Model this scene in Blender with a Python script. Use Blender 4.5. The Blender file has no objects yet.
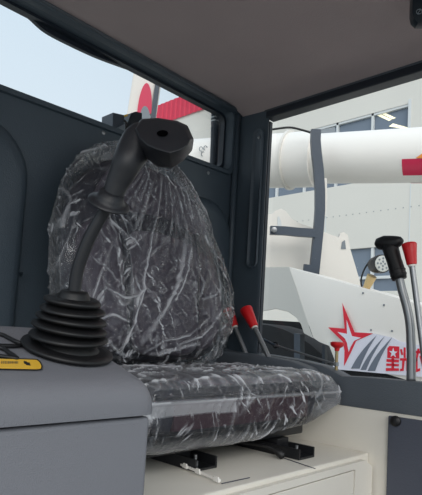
import bpy, bmesh, math, random
import numpy as np
from mathutils import Vector, Matrix, noise
C = bpy.context.scene
COL = C.collection

# ------------------------------------------------------------------ camera, sky, exposure
S = 0.7                      # metres per drawing unit
HZ = 1.9                     # height of the camera above the yard, in drawing units
F = 524.0; W, H = 422.0, 495.0
PIT, ROLL, YAW = math.radians(5.0), math.radians(3.4), math.radians(43.4)
SHY = 91.0 - F * math.tan(PIT)
FWD = Vector((math.cos(PIT) * math.cos(YAW), math.cos(PIT) * math.sin(YAW), math.sin(PIT)))
R0 = Vector((math.sin(YAW), -math.cos(YAW), 0.0)); U0 = R0.cross(FWD)
RIGHT = R0 * math.cos(ROLL) + U0 * math.sin(ROLL)
UP = U0 * math.cos(ROLL) - R0 * math.sin(ROLL)
cam_data = bpy.data.cameras.new('camera'); cam = bpy.data.objects.new('camera', cam_data); COL.objects.link(cam)
cam.matrix_world = Matrix((
    (RIGHT.x, UP.x, -FWD.x, 0), (RIGHT.y, UP.y, -FWD.y, 0), (RIGHT.z, UP.z, -FWD.z, HZ * S), (0, 0, 0, 1)))
cam_data.sensor_fit = 'VERTICAL'; cam_data.sensor_height = 24.0; cam_data.lens = F / H * 24.0
cam_data.shift_y = SHY / H
cam_data.clip_start = 0.02; cam_data.clip_end = 500
C.camera = cam
C.view_settings.view_transform = 'Standard'; C.view_settings.look = 'None'
C.view_settings.gamma = 1.0; C.view_settings.use_curve_mapping = False
C.view_settings.exposure = 0.25
world = bpy.data.worlds.new('overcast_sky'); C.world = world; world.use_nodes = True
wn = world.node_tree; wn.nodes.clear()
wo = wn.nodes.new('ShaderNodeOutputWorld'); wb = wn.nodes.new('ShaderNodeBackground')
tc = wn.nodes.new('ShaderNodeTexCoord'); sp = wn.nodes.new('ShaderNodeSeparateXYZ'); cr = wn.nodes.new('ShaderNodeValToRGB')
wn.links.new(tc.outputs['Generated'], sp.inputs[0]); wn.links.new(sp.outputs['Z'], cr.inputs[0])
cr.color_ramp.elements[0].position = 0.0; cr.color_ramp.elements[0].color = (0.68, 0.75, 0.80, 1)
cr.color_ramp.elements[1].position = 0.8; cr.color_ramp.elements[1].color = (0.52, 0.66, 0.78, 1)
wn.links.new(cr.outputs[0], wb.inputs[0]); wb.inputs[1].default_value = 1.0
wn.links.new(wb.outputs[0], wo.inputs[0])
sun_d = bpy.data.lights.new('hazy_sun', 'SUN'); sun_d.energy = 1.7; sun_d.angle = math.radians(50); sun_d.color = (1, 0.95, 0.90)
sun = bpy.data.objects.new('hazy_sun', sun_d); COL.objects.link(sun)
sun.rotation_euler = Vector((0.52, 0.66, -0.60)).to_track_quat('-Z', 'Y').to_euler()

# ------------------------------------------------------------------ measuring helpers (drawing units, camera at 0,0,0)
def ray(px, py): return FWD * F + RIGHT * (px - W / 2) - UP * (py - (H / 2 + SHY))
def at(ax, v, px, py):
    r = ray(px, py); return r * (v / r[ax])
def dep(px, py, d): return ray(px, py) * (d / F)

# ------------------------------------------------------------------ materials
def lin(c): return tuple(((x / 255) / 12.92 if x / 255 <= 0.04045 else ((x / 255 + 0.055) / 1.055) ** 2.4) for x in c)
def mat(name, rgb, rough=0.5, metal=0.0, bump=0.0, bscale=200, var=0.0, vscale=4, spec=0.5, emit=0.0):
    m = bpy.data.materials.new(name); m.use_nodes = True; n = m.node_tree; b = n.nodes['Principled BSDF']
    b.inputs['Base Color'].default_value = (*lin(rgb), 1); b.inputs['Roughness'].default_value = rough
    b.inputs['Metallic'].default_value = metal; b.inputs['Specular IOR Level'].default_value = spec
    t = n.nodes.new('ShaderNodeTexCoord')
    if bump:
        x = n.nodes.new('ShaderNodeTexNoise'); x.inputs['Scale'].default_value = bscale; x.inputs['Detail'].default_value = 3
        bp = n.nodes.new('ShaderNodeBump'); bp.inputs['Strength'].default_value = bump; bp.inputs['Distance'].default_value = 0.002
        n.links.new(t.outputs['Object'], x.inputs['Vector']); n.links.new(x.outputs['Fac'], bp.inputs['Height'])
        n.links.new(bp.outputs[0], b.inputs['Normal'])
    if var:
        x = n.nodes.new('ShaderNodeTexNoise'); x.inputs['Scale'].default_value = vscale; x.inputs['Detail'].default_value = 5
        r = n.nodes.new('ShaderNodeValToRGB'); c = lin(rgb)
        r.color_ramp.elements[0].position = 0.3; r.color_ramp.elements[1].position = 0.7
        r.color_ramp.elements[0].color = (*[k * (1 - var) for k in c], 1); r.color_ramp.elements[1].color = (*[min(1, k * (1 + var)) for k in c], 1)
        n.links.new(t.outputs['Object'], x.inputs['Vector']); n.links.new(x.outputs['Fac'], r.inputs[0]); n.links.new(r.outputs[0], b.inputs['Base Color'])
    if emit:
        b.inputs['Emission Color'].default_value = (*lin(rgb), 1); b.inputs['Emission Strength'].default_value = emit
    return m
M = {}
M['wall'] = mat('navy_grey_moulded_lining', (66, 77, 86), 0.42, bump=0.35, bscale=420, var=0.06, vscale=3)
M['head'] = mat('grey_brown_headliner', (176, 160, 158), 0.8, bump=0.25, bscale=400, var=0.08, vscale=3)
M['trimblk'] = mat('black_rubber_trim', (26, 34, 44), 0.4)
M['console'] = mat('grey_textured_plastic', (120, 121, 127), 0.5, bump=0.4, bscale=1000)
M['sill'] = mat('dark_grey_side_plastic', (85, 91, 98), 0.5, bump=0.5, bscale=330, var=0.05)
M['cream'] = mat('cream_painted_steel', (226, 221, 210), 0.45, bump=0.08, bscale=30, var=0.04, vscale=5)
M['panel'] = mat('slate_plastic_panel', (72, 76, 88), 0.5, bump=0.3, bscale=300)
M['black'] = mat('matt_black_plastic', (30, 31, 35), 0.42, bump=0.1, bscale=700, spec=0.4)
M['rubber'] = mat('black_rubber', (15, 15, 17), 0.5)
M['blackmetal'] = mat('black_coated_steel', (30, 31, 34), 0.35)
M['steel'] = mat('brushed_grey_steel', (150, 152, 154), 0.35, metal=0.8)
M['hole'] = mat('recess_shade_black', (4, 4, 5), 1.0, spec=0.0)
M['red'] = mat('red_plastic_knob', (214, 28, 34), 0.35)
M['brass'] = mat('brass_fitting', (170, 150, 110), 0.35, metal=0.8)
M['yellow'] = mat('yellow_label', (232, 184, 62), 0.4)
M['ink'] = mat('black_print', (30, 30, 34), 0.5)
M['fabric'] = mat('charcoal_seat_fabric', (82, 76, 86), 0.85, bump=0.5, bscale=500, var=0.12, vscale=60)
M['fabdark'] = mat('black_seat_trim', (34, 35, 46), 0.7, bump=0.3, bscale=400)
M['maroon'] = mat('dark_maroon_cushion_front', (60, 34, 44), 0.7, bump=0.3, bscale=400)
M['white'] = mat('white_machine_paint', (240, 236, 229), 0.35, var=0.02, vscale=2)
M['whitesh'] = mat('off_white_machine_paint', (226, 222, 214), 0.4)
M['greymet'] = mat('slate_painted_steel', (58, 68, 80), 0.45)
M['wallout'] = mat('pale_building_cladding', (214, 212, 204), 0.7, var=0.03, vscale=0.4)
M['redroof'] = mat('red_corrugated_steel', (206, 44, 74), 0.5)
M['winglass'] = mat('dark_building_glazing', (110, 122, 136), 0.15)
M['frame'] = mat('pale_window_frame', (208, 212, 212), 0.5)
M['lamp'] = mat('lit_ceiling_lamp', (236, 230, 200), 0.5, emit=0.7)
M['concrete'] = mat('yard_concrete', (168, 166, 160), 0.85, bump=0.2, bscale=20, var=0.06, vscale=1)
M['tyre'] = mat('black_tyre', (12, 15, 20), 0.7)
M['banner'] = mat('white_banner', (232, 232, 244), 0.6)
M['bred'] = mat('red_print', (226, 30, 56), 0.5)
M['bgrey'] = mat('grey_print', (112, 120, 134), 0.5)
M['crimson'] = mat('crimson_decal', (206, 36, 78), 0.4)
M['orange'] = mat('orange_decal', (236, 148, 70), 0.4)
M['led'] = mat('lamp_reflector', (205, 205, 198), 0.25, metal=0.3)
M['tan'] = mat('tan_cable_gland', (206, 178, 126), 0.5)
M['device'] = mat('dark_teal_housing', (22, 34, 42), 0.35)
M['faint'] = mat('faint_grey_print', (120, 128, 134), 0.5)

def glass_mat(name, tint, gl):
    m = bpy.data.materials.new(name); m.use_nodes = True; n = m.node_tree; n.nodes.clear()
    o = n.nodes.new('ShaderNodeOutputMaterial'); mx = n.nodes.new('ShaderNodeMixShader')
    t = n.nodes.new('ShaderNodeBsdfTransparent'); g = n.nodes.new('ShaderNodeBsdfGlossy')
    t.inputs[0].default_value = (*tint, 1); g.inputs['Roughness'].default_value = 0.03
    f = n.nodes.new('ShaderNodeFresnel'); f.inputs[0].default_value = 1.3
    mm = n.nodes.new('ShaderNodeMath'); mm.operation = 'MULTIPLY'; mm.inputs[1].default_value = gl
    n.links.new(f.outputs[0], mm.inputs[0]); n.links.new(mm.outputs[0], mx.inputs[0])
    n.links.new(t.outputs[0], mx.inputs[1]); n.links.new(g.outputs[0], mx.inputs[2]); n.links.new(mx.outputs[0], o.inputs[0])
    return m
M['glass'] = glass_mat('clear_window_glass', (0.985, 0.985, 0.985), 0.8)

def plastic_mat():
    m = bpy.data.materials.new('clear_crinkled_plastic_film'); m.use_nodes = True; n = m.node_tree; n.nodes.clear(); L = n.links.new
    o = n.nodes.new('ShaderNodeOutputMaterial')
    t = n.nodes.new('ShaderNodeBsdfTransparent'); t.inputs[0].default_value = (0.95, 0.96, 0.97, 1)
    g = n.nodes.new('ShaderNodeBsdfGlossy'); g.inputs['Roughness'].default_value = 0.08; g.inputs[0].default_value = (1, 1, 1, 1)
    d = n.nodes.new('ShaderNodeBsdfPrincipled'); d.inputs['Base Color'].default_value = (0.88, 0.89, 0.93, 1); d.inputs['Roughness'].default_value = 0.25
    d.inputs['Specular IOR Level'].default_value = 0.8
    a = n.nodes.new('ShaderNodeAttribute'); a.attribute_name = 'fold_sheen'  # whitening of doubled folds plus their painted-in sheen
    tcd = n.nodes.new('ShaderNodeTexCoord')
    nz = n.nodes.new('ShaderNodeTexNoise'); nz.inputs['Scale'].default_value = 55; nz.inputs['Detail'].default_value = 4; nz.inputs['Distortion'].default_value = 1.2
    L(tcd.outputs['Object'], nz.inputs['Vector'])
    bp = n.nodes.new('ShaderNodeBump'); bp.inputs['Strength'].default_value = 0.55; bp.inputs['Distance'].default_value = 0.006
    L(nz.outputs['Fac'], bp.inputs['Height'])
    for s in (g, d): L(bp.outputs[0], s.inputs['Normal'])
    fr = n.nodes.new('ShaderNodeFresnel'); fr.inputs[0].default_value = 1.38; L(bp.outputs[0], fr.inputs['Normal'])
    ad = n.nodes.new('ShaderNodeMath'); ad.operation = 'MULTIPLY_ADD'; ad.inputs[1].default_value = 0.9; ad.inputs[2].default_value = 0.0; L(fr.outputs[0], ad.inputs[0])
    m1 = n.nodes.new('ShaderNodeMixShader'); L(ad.outputs[0], m1.inputs[0]); L(t.outputs[0], m1.inputs[1]); L(g.outputs[0], m1.inputs[2])
    def math_(op, x, y=None, z=None, clamp=False):
        q = n.nodes.new('ShaderNodeMath'); q.operation = op; q.use_clamp = clamp
        for i, v in enumerate((x, y, z)):
            if v is None: continue
            if hasattr(v, 'is_linked') or hasattr(v, 'links'): L(v, q.inputs[i])
            else: q.inputs[i].default_value = v
        return q
    mp0 = n.nodes.new('ShaderNodeTexNoise'); mp0.inputs['Scale'].default_value = 9; mp0.inputs['Detail'].default_value = 3
    L(tcd.outputs['Object'], mp0.inputs['Vector'])
    vm = n.nodes.new('ShaderNodeVectorMath'); vm.operation = 'MULTIPLY_ADD'; vm.inputs[1].default_value = (0.06, 0.06, 0.06)
    L(mp0.outputs['Color'], vm.inputs[0]); L(tcd.outputs['Object'], vm.inputs[2])
    last = a.outputs['Fac']  # white streaks painted into the film as glints along its wrinkles
    for (sx, sy, sz, ang, th, gs, amp, off) in ((120, 40, 11, 0.12, 0.60, 7, 0.55, 0.0), (95, 40, 13, 0.75, 0.61, 6, 0.6, 3.1), (95, 40, 14, -0.8, 0.62, 8, 0.5, 7.7), (60, 50, 60, 0.3, 0.66, 9, 0.35, 12.0)):
        rt = n.nodes.new('ShaderNodeMapping'); rt.vector_type = 'POINT'; rt.inputs['Rotation'].default_value = (0, ang, 0); L(vm.outputs[0], rt.inputs[0])
        mp = n.nodes.new('ShaderNodeMapping'); mp.inputs['Scale'].default_value = (sx, sy, sz); mp.inputs['Location'].default_value = (off, off, off)
        L(rt.outputs[0], mp.inputs[0])
        vo = n.nodes.new('ShaderNodeTexNoise'); vo.inputs['Scale'].default_value = 1.0; vo.inputs['Detail'].default_value = 1.5; L(mp.outputs[0], vo.inputs['Vector'])
        e = math_('MULTIPLY_ADD', vo.outputs['Fac'], 11.0, -11.0 * th, True)
        gn = n.nodes.new('ShaderNodeTexNoise'); gn.inputs['Scale'].default_value = gs; gn.inputs['Detail'].default_value = 2
        gm = n.nodes.new('ShaderNodeMapping'); gm.inputs['Location'].default_value = (off, 2, off); L(tcd.outputs['Object'], gm.inputs[0]); L(gm.outputs[0], gn.inputs['Vector'])
        gg = math_('MULTIPLY_ADD', gn.outputs['Fac'], 4.0, -1.6, True)
        pr_ = math_('MULTIPLY', e.outputs[0], gg.outputs[0]); pr2 = math_('MULTIPLY', pr_.outputs[0], amp)
        last = math_('MAXIMUM', last, pr2.outputs[0]).outputs[0]
    tot = math_('MINIMUM', last, 0.8)
    m2 = n.nodes.new('ShaderNodeMixShader'); L(tot.outputs[0], m2.inputs[0]); L(m1.outputs[0], m2.inputs[1]); L(d.outputs[0], m2.inputs[2])
    L(m2.outputs[0], o.inputs[0]); return m
M['film'] = plastic_mat()

# ------------------------------------------------------------------ object helpers
ORG = {}
def W3(p): return Vector((p[0] * S, p[1] * S, (p[2] + HZ) * S))
def thing(name, loc, label, cat, group=None):
    o = bpy.data.objects.new(name, None); o.empty_display_size = 0.05; COL.objects.link(o)
    o.location = W3(loc); ORG[o.name] = W3(loc)
    o['label'] = label; o['category'] = cat
    if group: o['group'] = group
    return o
def mk(name, bm, m, parent=None, label=None, cat=None, group=None, kind=None, smooth=False, recalc=True):
    if recalc: bmesh.ops.recalc_face_normals(bm, faces=bm.faces)
    vs = [W3(v.co) for v in bm.verts]
    if parent is not None: org = ORG[parent.name]
    else:
        zs = min(v.z for v in vs); org = Vector((sum(v.x for v in vs) / len(vs), sum(v.y for v in vs) / len(vs), zs))
    for v, w in zip(bm.verts, vs): v.co = w - org
    me = bpy.data.meshes.new(name); bm.to_mesh(me); bm.free()
    for mm in (m if isinstance(m, (list, tuple)) else [m]): me.materials.append(M[mm] if isinstance(mm, str) else mm)
    o = bpy.data.objects.new(name, me); COL.objects.link(o)
    if parent is not None: o.parent = parent
    else: o.location = org
    ORG[o.name] = org
    if smooth:
        for p in me.polygons: p.use_smooth = True
        if smooth != 'all':
            mod = o.modifiers.new('edges', 'EDGE_SPLIT'); mod.split_angle = math.radians(38)
    if label: o['label'] = label
    if cat: o['category'] = cat
    if group: o['group'] = group
    if kind: o['kind'] = kind
    return o
def NB(): return bmesh.new()
def bevel(bm, w, seg=2, verts=None):
    es = [e for e in bm.edges if len(e.link_faces) == 2 and e.calc_face_angle(0) > 0.5]
    bmesh.ops.bevel(bm, geom=es, offset=w, segments=seg, affect='EDGES', profile=0.6)
def box(x0, x1, y0, y1, z0, z1, bv=0.0, seg=2, bm=None):
    b = NB()
    v = [b.verts.new((x, y, z)) for x in (x0, x1) for y in (y0, y1) for z in (z0, z1)]
    for f in ((0, 1, 3, 2), (4, 6, 7, 5), (0, 4, 5, 1), (2, 3, 7, 6), (0, 2, 6, 4), (1, 5, 7, 3)): b.faces.new([v[i] for i in f])
    bmesh.ops.recalc_face_normals(b, faces=b.faces)
    if bv: bevel(b, bv, seg)
    return merge(bm, b)
def merge(a, b):
    if a is None: return b
    me = bpy.data.meshes.new('t'); b.to_mesh(me); a.from_mesh(me); bpy.data.meshes.remove(me); b.free(); return a
def prism(pts, off, bv=0.0, seg=2, bm=None):
    """closed outline of 3-D points pushed along off"""
    b = NB(); off = Vector(off)
    a = [b.verts.new(p) for p in pts]; c = [b.verts.new(Vector(p) + off) for p in pts]
    b.faces.new(a); b.faces.new(c[::-1])
    for i in range(len(a)): b.faces.new((a[i], c[i], c[(i + 1) % len(a)], a[(i + 1) % len(a)]))
    bmesh.ops.recalc_face_normals(b, faces=b.faces)
    if bv: bevel(b, bv, seg)
    bmesh.ops.triangulate(b, faces=[f for f in b.faces if len(f.verts) > 4])
    return merge(bm, b)
def tube(pts, r, seg=14, bm=None, cap=True, squash=None):
    """swept tube; r one radius or one per point; squash=(vector, factor) flattens the section along a direction"""
    b = NB(); pts = [Vector(p) for p in pts]; n = len(pts)
    rs = r if isinstance(r, (list, tuple)) else [r] * n
    t0 = (pts[1] - pts[0]).normalized(); ref = Vector((0, 0, 1)) if abs(t0.z) < 0.9 else Vector((1, 0, 0))
    nrm = t0.cross(ref).normalized(); rings = []
    for i, p in enumerate(pts):
        t = ((pts[min(i + 1, n - 1)] - pts[max(i - 1, 0)])).normalized()
        nrm = (nrm - t * nrm.dot(t)).normalized(); bn = t.cross(nrm)
        rg = []
        for k in range(seg):
            a = 2 * math.pi * k / seg; o = (nrm * math.cos(a) + bn * math.sin(a)) * rs[i]
            if squash:
                sv = squash[0]; o = o - sv * o.dot(sv) * (1 - squash[1])
            rg.append(b.verts.new(p + o))
        rings.append(rg)
    for i in range(n - 1):
        for k in range(seg): b.faces.new((rings[i][k], rings[i][(k + 1) % seg], rings[i + 1][(k + 1) % seg], rings[i + 1][k]))
    if cap: b.faces.new(rings[0][::-1]); b.faces.new(rings[-1])
    return merge(bm, b)
def lathe(base, axis, prof, seg=32, bm=None):
    """prof: list of (height along axis, radius)"""
    b = NB(); ax = Vector(axis).normalized(); ref = Vector((0, 0, 1)) if abs(ax.z) < 0.9 else Vector((1, 0, 0))
    u = ax.cross(ref).normalized(); v = ax.cross(u); rings = []
    for h, r in prof:
        c = Vector(base) + ax * h
        rings.append([b.verts.new(c + (u * math.cos(2 * math.pi * k / seg) + v * math.sin(2 * math.pi * k / seg)) * max(r, 1e-4)) for k in range(seg)])
    for i in range(len(rings) - 1):
        for k in range(seg): b.faces.new((rings[i][k], rings[i][(k + 1) % seg], rings[i + 1][(k + 1) % seg], rings[i + 1][k]))
    b.faces.new(rings[0][::-1]); b.faces.new(rings[-1])
    return merge(bm, b)
def smoothpath(pts, k=8, closed=False):
    pts = [Vector(p) for p in pts]; out = []; n = len(pts)
    rng = range(n) if closed else range(n - 1)
    for i in rng:
        if closed: p0, p1, p2, p3 = pts[(i - 1) % n], pts[i], pts[(i + 1) % n], pts[(i + 2) % n]
        else: p0, p1, p2, p3 = pts[max(i - 1, 0)], pts[i], pts[i + 1], pts[min(i + 2, n - 1)]
        for j in range(k):
            t = j / k
            out.append(0.5 * ((2 * p1) + (-p0 + p2) * t + (2 * p0 - 5 * p1 + 4 * p2 - p3) * t * t + (-p0 + 3 * p1 - 3 * p2 + p3) * t ** 3))
    if not closed: out.append(pts[-1])
    return out
def rrect(a0, a1, b0, b1, r, k=6):
    out = []
    for (ca, cb, s) in ((a1 - r, b1 - r, 0), (a0 + r, b1 - r, 90), (a0 + r, b0 + r, 180), (a1 - r, b0 + r, 270)):
        for i in range(k + 1):
            t = math.radians(s + 90 * i / k); out.append((ca + r * math.cos(t), cb + r * math.sin(t)))
    return out
def holed(outer, inner, mk3, d0, d1, bm=None):
    """plate with a hole: 2-D outer rect (a0,a1,b0,b1), inner outline list; mk3(a,b,d) -> 3-D"""
    a0, a1, b0, b1 = outer; b = NB(); n = len(inner)
    ca = sum(p[0] for p in inner) / n; cb = sum(p[1] for p in inner) / n
    cor = [(a1, b1), (a0, b1), (a0, b0), (a1, b0)]
    q = n // 4; out = []
    for i in range(n):                       # match: each quarter of the hole outline fans to a stretch of the rectangle
        c = i // q; f = (i % q) / (q - 1) if q > 1 else 0
        prev = cor[(c - 1) % 4]; cur = cor[c]; nxt = cor[(c + 1) % 4]
        m1 = ((prev[0] + cur[0]) / 2, (prev[1] + cur[1]) / 2); m2 = ((cur[0] + nxt[0]) / 2, (cur[1] + nxt[1]) / 2)
        # shift mid points so that spokes stay straight
        if f <= 0.5: t = f * 2; out.append((m1[0] + (cur[0] - m1[0]) * t, m1[1] + (cur[1] - m1[1]) * t))
        else: t = f * 2 - 1; out.append((cur[0] + (m2[0] - cur[0]) * t, cur[1] + (m2[1] - cur[1]) * t))
    L = []
    for d in (d0, d1):
        L.append(([b.verts.new(mk3(*p, d)) for p in out], [b.verts.new(mk3(*p, d)) for p in inner]))
    for i in range(n):
        j = (i + 1) % n
        b.faces.new((L[0][0][i], L[0][0][j], L[0][1][j], L[0][1][i]))
        b.faces.new((L[1][0][i], L[1][1][i], L[1][1][j], L[1][0][j]))
        b.faces.new((L[0][1][i], L[0][1][j], L[1][1][j], L[1][1][i]))
        b.faces.new((L[0][0][i], L[1][0][i], L[1][0][j], L[0][0][j]))
    bmesh.ops.remove_doubles(b, verts=b.verts, dist=1e-6)
    return merge(bm, b)
def loopstrip(loops, bm=None, closed=True):
    b = NB(); R = [[b.verts.new(p) for p in l] for l in loops]; n = len(R[0])
    for i in range(len(R) - 1):
        for k in range(n if closed else n - 1):
            b.faces.new((R[i][k], R[i][(k + 1) % n], R[i + 1][(k + 1) % n], R[i + 1][k]))
    return merge(bm, b)
def mirrorless(): pass

# ================================================================== SETTING: the cab
YR, XS = 1.488, 1.688
# floor of the cab
mk('floor', box(-0.55, 1.75, -0.55, 1.55, -1.0, -0.95), 'panel', kind='structure')
# rear wall with rear window
hole = []
for p in rrect(0.02, 1.64, 0.70, 0.986, 0.035, 11):
    a, b_ = p
    if b_ < 0.8: b_ = 0.686 + 0.026 * a - (0.0 if b_ > 0.72 else 0) + (b_ - 0.70)
    hole.append((a, b_))
def rear3(a, b_, d): return (a, d, b_)
bm = holed((-0.5, 1.745, -0.95, 1.06), hole, rear3, YR, YR + 0.045)
wall_rear = mk('wall_rear', bm, 'wall', kind='structure', smooth=True)
# raised pads pressed into the rear wall
def pad(pts, h, m='wall'):
    n = len(pts); c = Vector((sum(p[0] for p in pts) / n, 0, sum(p[1] for p in pts) / n)); loops = []
    for k, (sc, d) in enumerate(((1.0, 0.0), (0.98, 0.5), (0.95, 0.85), (0.90, 1.0), (0.5, 1.0), (0.02, 1.0))):
        loops.append([(c.x + (p[0] - c.x) * sc, YR + 0.001 - h * d, c.z + (p[1] - c.z) * sc) for p in pts])
    return loopstrip(loops)
p1 = [(x, z) for x, z in rrect(0.05, 0.735, -0.6, 0.60, 0.16, 8)]
mk('raised_pad', pad(p1, 0.032), 'wall', wall_rear, smooth='all')
p2 = [(x, z) for x, z in rrect(1.25, 1.655, -0.6, 0.575, 0.13, 8)]
mk('raised_pad', pad(p2, 0.030), 'wall', wall_rear, smooth='all')
mk('seam_bead', tube([(0.2, YR - 0.02, 0.158), (0.735, YR - 0.02, 0.158)], 0.006), 'wall', wall_rear, smooth='all')
for px, py in ((103, 133), (208, 173), (236, 173), (239, 128)):
    mk('rivet', lathe(at(1, YR + 0.001, px, py), (0, -1, 0), [(0, 0.008), (0.004, 0.007), (0.006, 0.003)], 12), 'steel', wall_rear, smooth=True)
# window frame reveal + gasket (rounded, sagging top lip)
def inset(pts, d):
    cx = sum(p[0] for p in pts) / len(pts); cz = sum(p[1] for p in pts) / len(pts); out = []
    a0 = min(p[0] for p in pts); a1 = max(p[0] for p in pts); b0 = min(p[1] for p in pts); b1 = max(p[1] for p in pts)
    for a, b_ in pts:
        out.append((a + d * (1 if a < cx else -1) * min(1, abs(a - cx) / ((a1 - a0) / 2 - 0.05)), b_ + d * (1 if b_ < cz else -1)))
    return out
win = mk('window_rear_frame', loopstrip([[(a, y, b_) for a, b_ in inset(hole, d)] for d, y in ((-0.022, YR - 0.002), (-0.019, YR - 0.010), (-0.003, YR - 0.010), (0.0, YR), (0.003, YR + 0.06), (-0.01, YR + 0.06), (-0.022, YR + 0.04))]), 'wall', smooth=True, kind='structure')
win.name = 'window_1'; ORG['window_1'] = ORG['window_rear_frame']
gl = []
for a, b_ in inset(hole, 0.008):
    t = max(0.0, 1 - abs((a - 0.90) / 0.27)) if b_ > 0.85 else 0
    gl.append((a, b_ - 0.040 * (3 * t * t - 2 * t ** 3)))
mk('gasket', loopstrip([[(a, YR + y, b_) for a, b_ in inset(gl, d)] for d, y in ((-0.012, 0.03), (0.004, 0.03), (0.004, 0.058), (-0.012, 0.062), (-0.012, 0.03))]), 'trimblk', win, smooth=True)
bm = NB(); bm.faces.new([bm.verts.new((a, YR + 0.052, b_)) for a, b_ in gl])
mk('glass_pane', bm, 'glass', win)
lipc = smoothpath([at(1, YR + 0.05, *p) for p in ((18, 9), (30, 17), (46, 31), (70, 44), (98, 57), (122, 66), (142, 73))], 5)
mk('drooping_lip', prism(lipc + [at(1, YR + 0.05, 142, 66), at(1, YR + 0.05, 18, 2)], (0, 0.015, 0)), 'trimblk', win)
# rear header beam (pale-edged ledge under the headliner)
hb = [(YR, 0.984), (YR - 0.028, 0.987), (YR - 0.030, 0.992), (YR - 0.030, 1.012), (YR, 1.035)]
mk('trim_1', prism([(-0.5, y, z) for y, z in hb], (2.2, 0, 0), 0.005), 'wall', kind='structure', smooth=True)
mk('trim_2', tube([(-0.5, YR - 0.032, 0.996), (1.66, YR - 0.032, 0.996)], 0.005), 'sill', kind='structure', smooth='all')
# side wall: white lower wall, C pillar, header
mk('wall_side', box(XS, XS + 0.05, -0.3, YR, -0.95, -0.206), 'cream', kind='structure')
cp = [(YR, XS - 0.012), (YR - 0.03, XS - 0.008), (1.34, XS - 0.002), (1.322, XS + 0.003), (1.356, XS + 0.05), (YR, XS + 0.05)]
pil = mk('wall_pillar', prism([(x, y, -0.16) for y, x in cp], (0, 0, 1.2), 0.003), 'wall', kind='structure', smooth=True)
# groove pressed in the pillar
g = rrect(1.335, 1.392, 0.30, 0.90, 0.026, 6)
mk('pillar_rib', loopstrip([[(XS - 0.0085 - h + 0.0 * a, 1.3635 + (a - 1.3635) * s, 0.6 + (b_ - 0.6) * (1 - (1 - s) * 0.1)) for a, b_ in g] for s, h in ((1, 0), (0.93, 0.008), (0.8, 0.008), (0.72, 0.0), (0.3, 0.0), (0.02, 0.0))]), 'wall', pil, smooth='all')
mk('corner_bead', tube([(XS - 0.022, YR - 0.012, -0.1), (XS - 0.022, YR - 0.012, 0.99)], 0.014), 'wall', pil, smooth='all')
mk('rivet', lathe((XS - 0.008, 1.362, 0.86), (-1, 0, 0), [(0, 0.007), (0.004, 0.006), (0.006, 0.002)], 12), 'steel', pil, smooth=True)
mk('trim_3', box(XS - 0.004, XS + 0.05, -0.4, 1.335, 0.94, 1.06, 0.004), 'trimblk', kind='structure')
mk('trim_4', tube([(XS - 0.004, -0.4, 0.972), (XS - 0.004, 1.34, 0.972)], 0.004), 'sill', kind='structure', smooth='all')
# side window
w2 = mk('window_2', box(XS + 0.030, XS + 0.050, 1.337, 1.358, -0.08, 0.94, 0.003), 'trimblk', kind='structure')
bm = NB(); bm.faces.new([bm.verts.new(p) for p in ((XS + 0.03, 1.30, -0.1), (XS + 0.03, 1.30, 0.945), (XS + 0.03, -0.3, 0.945), (XS + 0.03, -0.3, -0.1))])
mk('glass_pane', bm, 'glass', w2)
# headliner
prof = [(-0.45, 1.0)] + [(x, 1.0) for x in (0.2, 0.9, 1.4, 1.56)] + [(1.62, 0.995), (1.66, 0.985), (XS, 0.973), (XS, 1.06), (-0.45, 1.06)]
mk('ceiling', prism([(x, -0.35, z) for x, z in prof], (0, 1.81, 0)), 'head', kind='structure', smooth=True)

# sill console along the side window
bt = [(YR, -0.035), (1.41, -0.048), (1.28, -0.05), (1.11, -0.062), (1.02, -0.074), (0.965, -0.092), (0.935, -0.104), (0.85, -0.10), (0.66, -0.098), (0.0, -0.094), (-0.3, -0.094)]
pts = [(XS - 0.004, y, z) for y, z in bt] + [(XS - 0.004, -0.3, -0.206), (XS - 0.004, YR, -0.206)]
sill = mk('sill_panel', prism(pts, (0.075, 0, 0), 0.006), 'sill', label='dark grey plastic sill panel below the side window, levers standing on it', cat='panel', smooth=True)
# raised inner hump behind seat
hp = [(YR - 0.01, -0.035), (1.41, -0.046), (1.28, -0.05), (1.11, -0.064), (1.03, -0.082), (1.0, -0.11), (1.0, -0.20), (YR - 0.01, -0.20)]
mk('side_hump', prism([(XS - 0.004, y, z) for y, z in hp], (-0.085, 0, 0), 0.02, 3), 'sill', sill, smooth=True)

# lower slate panel
pn = thing('access_panel', (XS, 0.3, -0.95), 'slate grey access panel with black round knob, on white wall below sill', 'panel')
mk('panel_sheet', box(XS - 0.012, XS - 0.0005, -0.25, 0.757, -0.94, -0.216, 0.004), 'panel', pn)
kb = at(0, XS - 0.013, 396, 421)
mk('knob', lathe(kb, (-1, 0, 0), [(0, 0.017), (0.008, 0.017), (0.014, 0.011), (0.015, 0.004)], 24), 'rubber', pn, smooth=True)
bm = NB(); y_ = 0.63
for k in range(5):
    box(XS - 0.0155, XS - 0.012, y_ - 0.014, y_, -0.272, -0.262, 0.001, bm=bm); y_ -= 0.019
mk('embossed_mark', bm, 'faint', pn, label='faint grey embossed mark')

# ================================================================== white seat base
sb = thing('seat_base', (1.1, 1.1, -0.95), 'cream painted steel box under the seat with a recessed front door', 'seat base')
mk('box_body', box(0.56, XS - 0.002, 0.825, YR - 0.03, -0.95, -0.35, 0.006, 3), 'cream', sb, smooth=True)
def fr(a, b_, d): return (a, d, b_)
mk('front_frame', holed((0.56, XS - 0.012, -0.95, -0.362), rrect(0.68, 1.560, -0.90, -0.382, 0.006, 11), fr, 0.806, 0.8245), 'cream', sb, smooth=True)
mk('door', box(0.685, 1.556, 0.808, 0.8235, -0.895, -0.386, 0.002), 'cream', sb)
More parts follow.
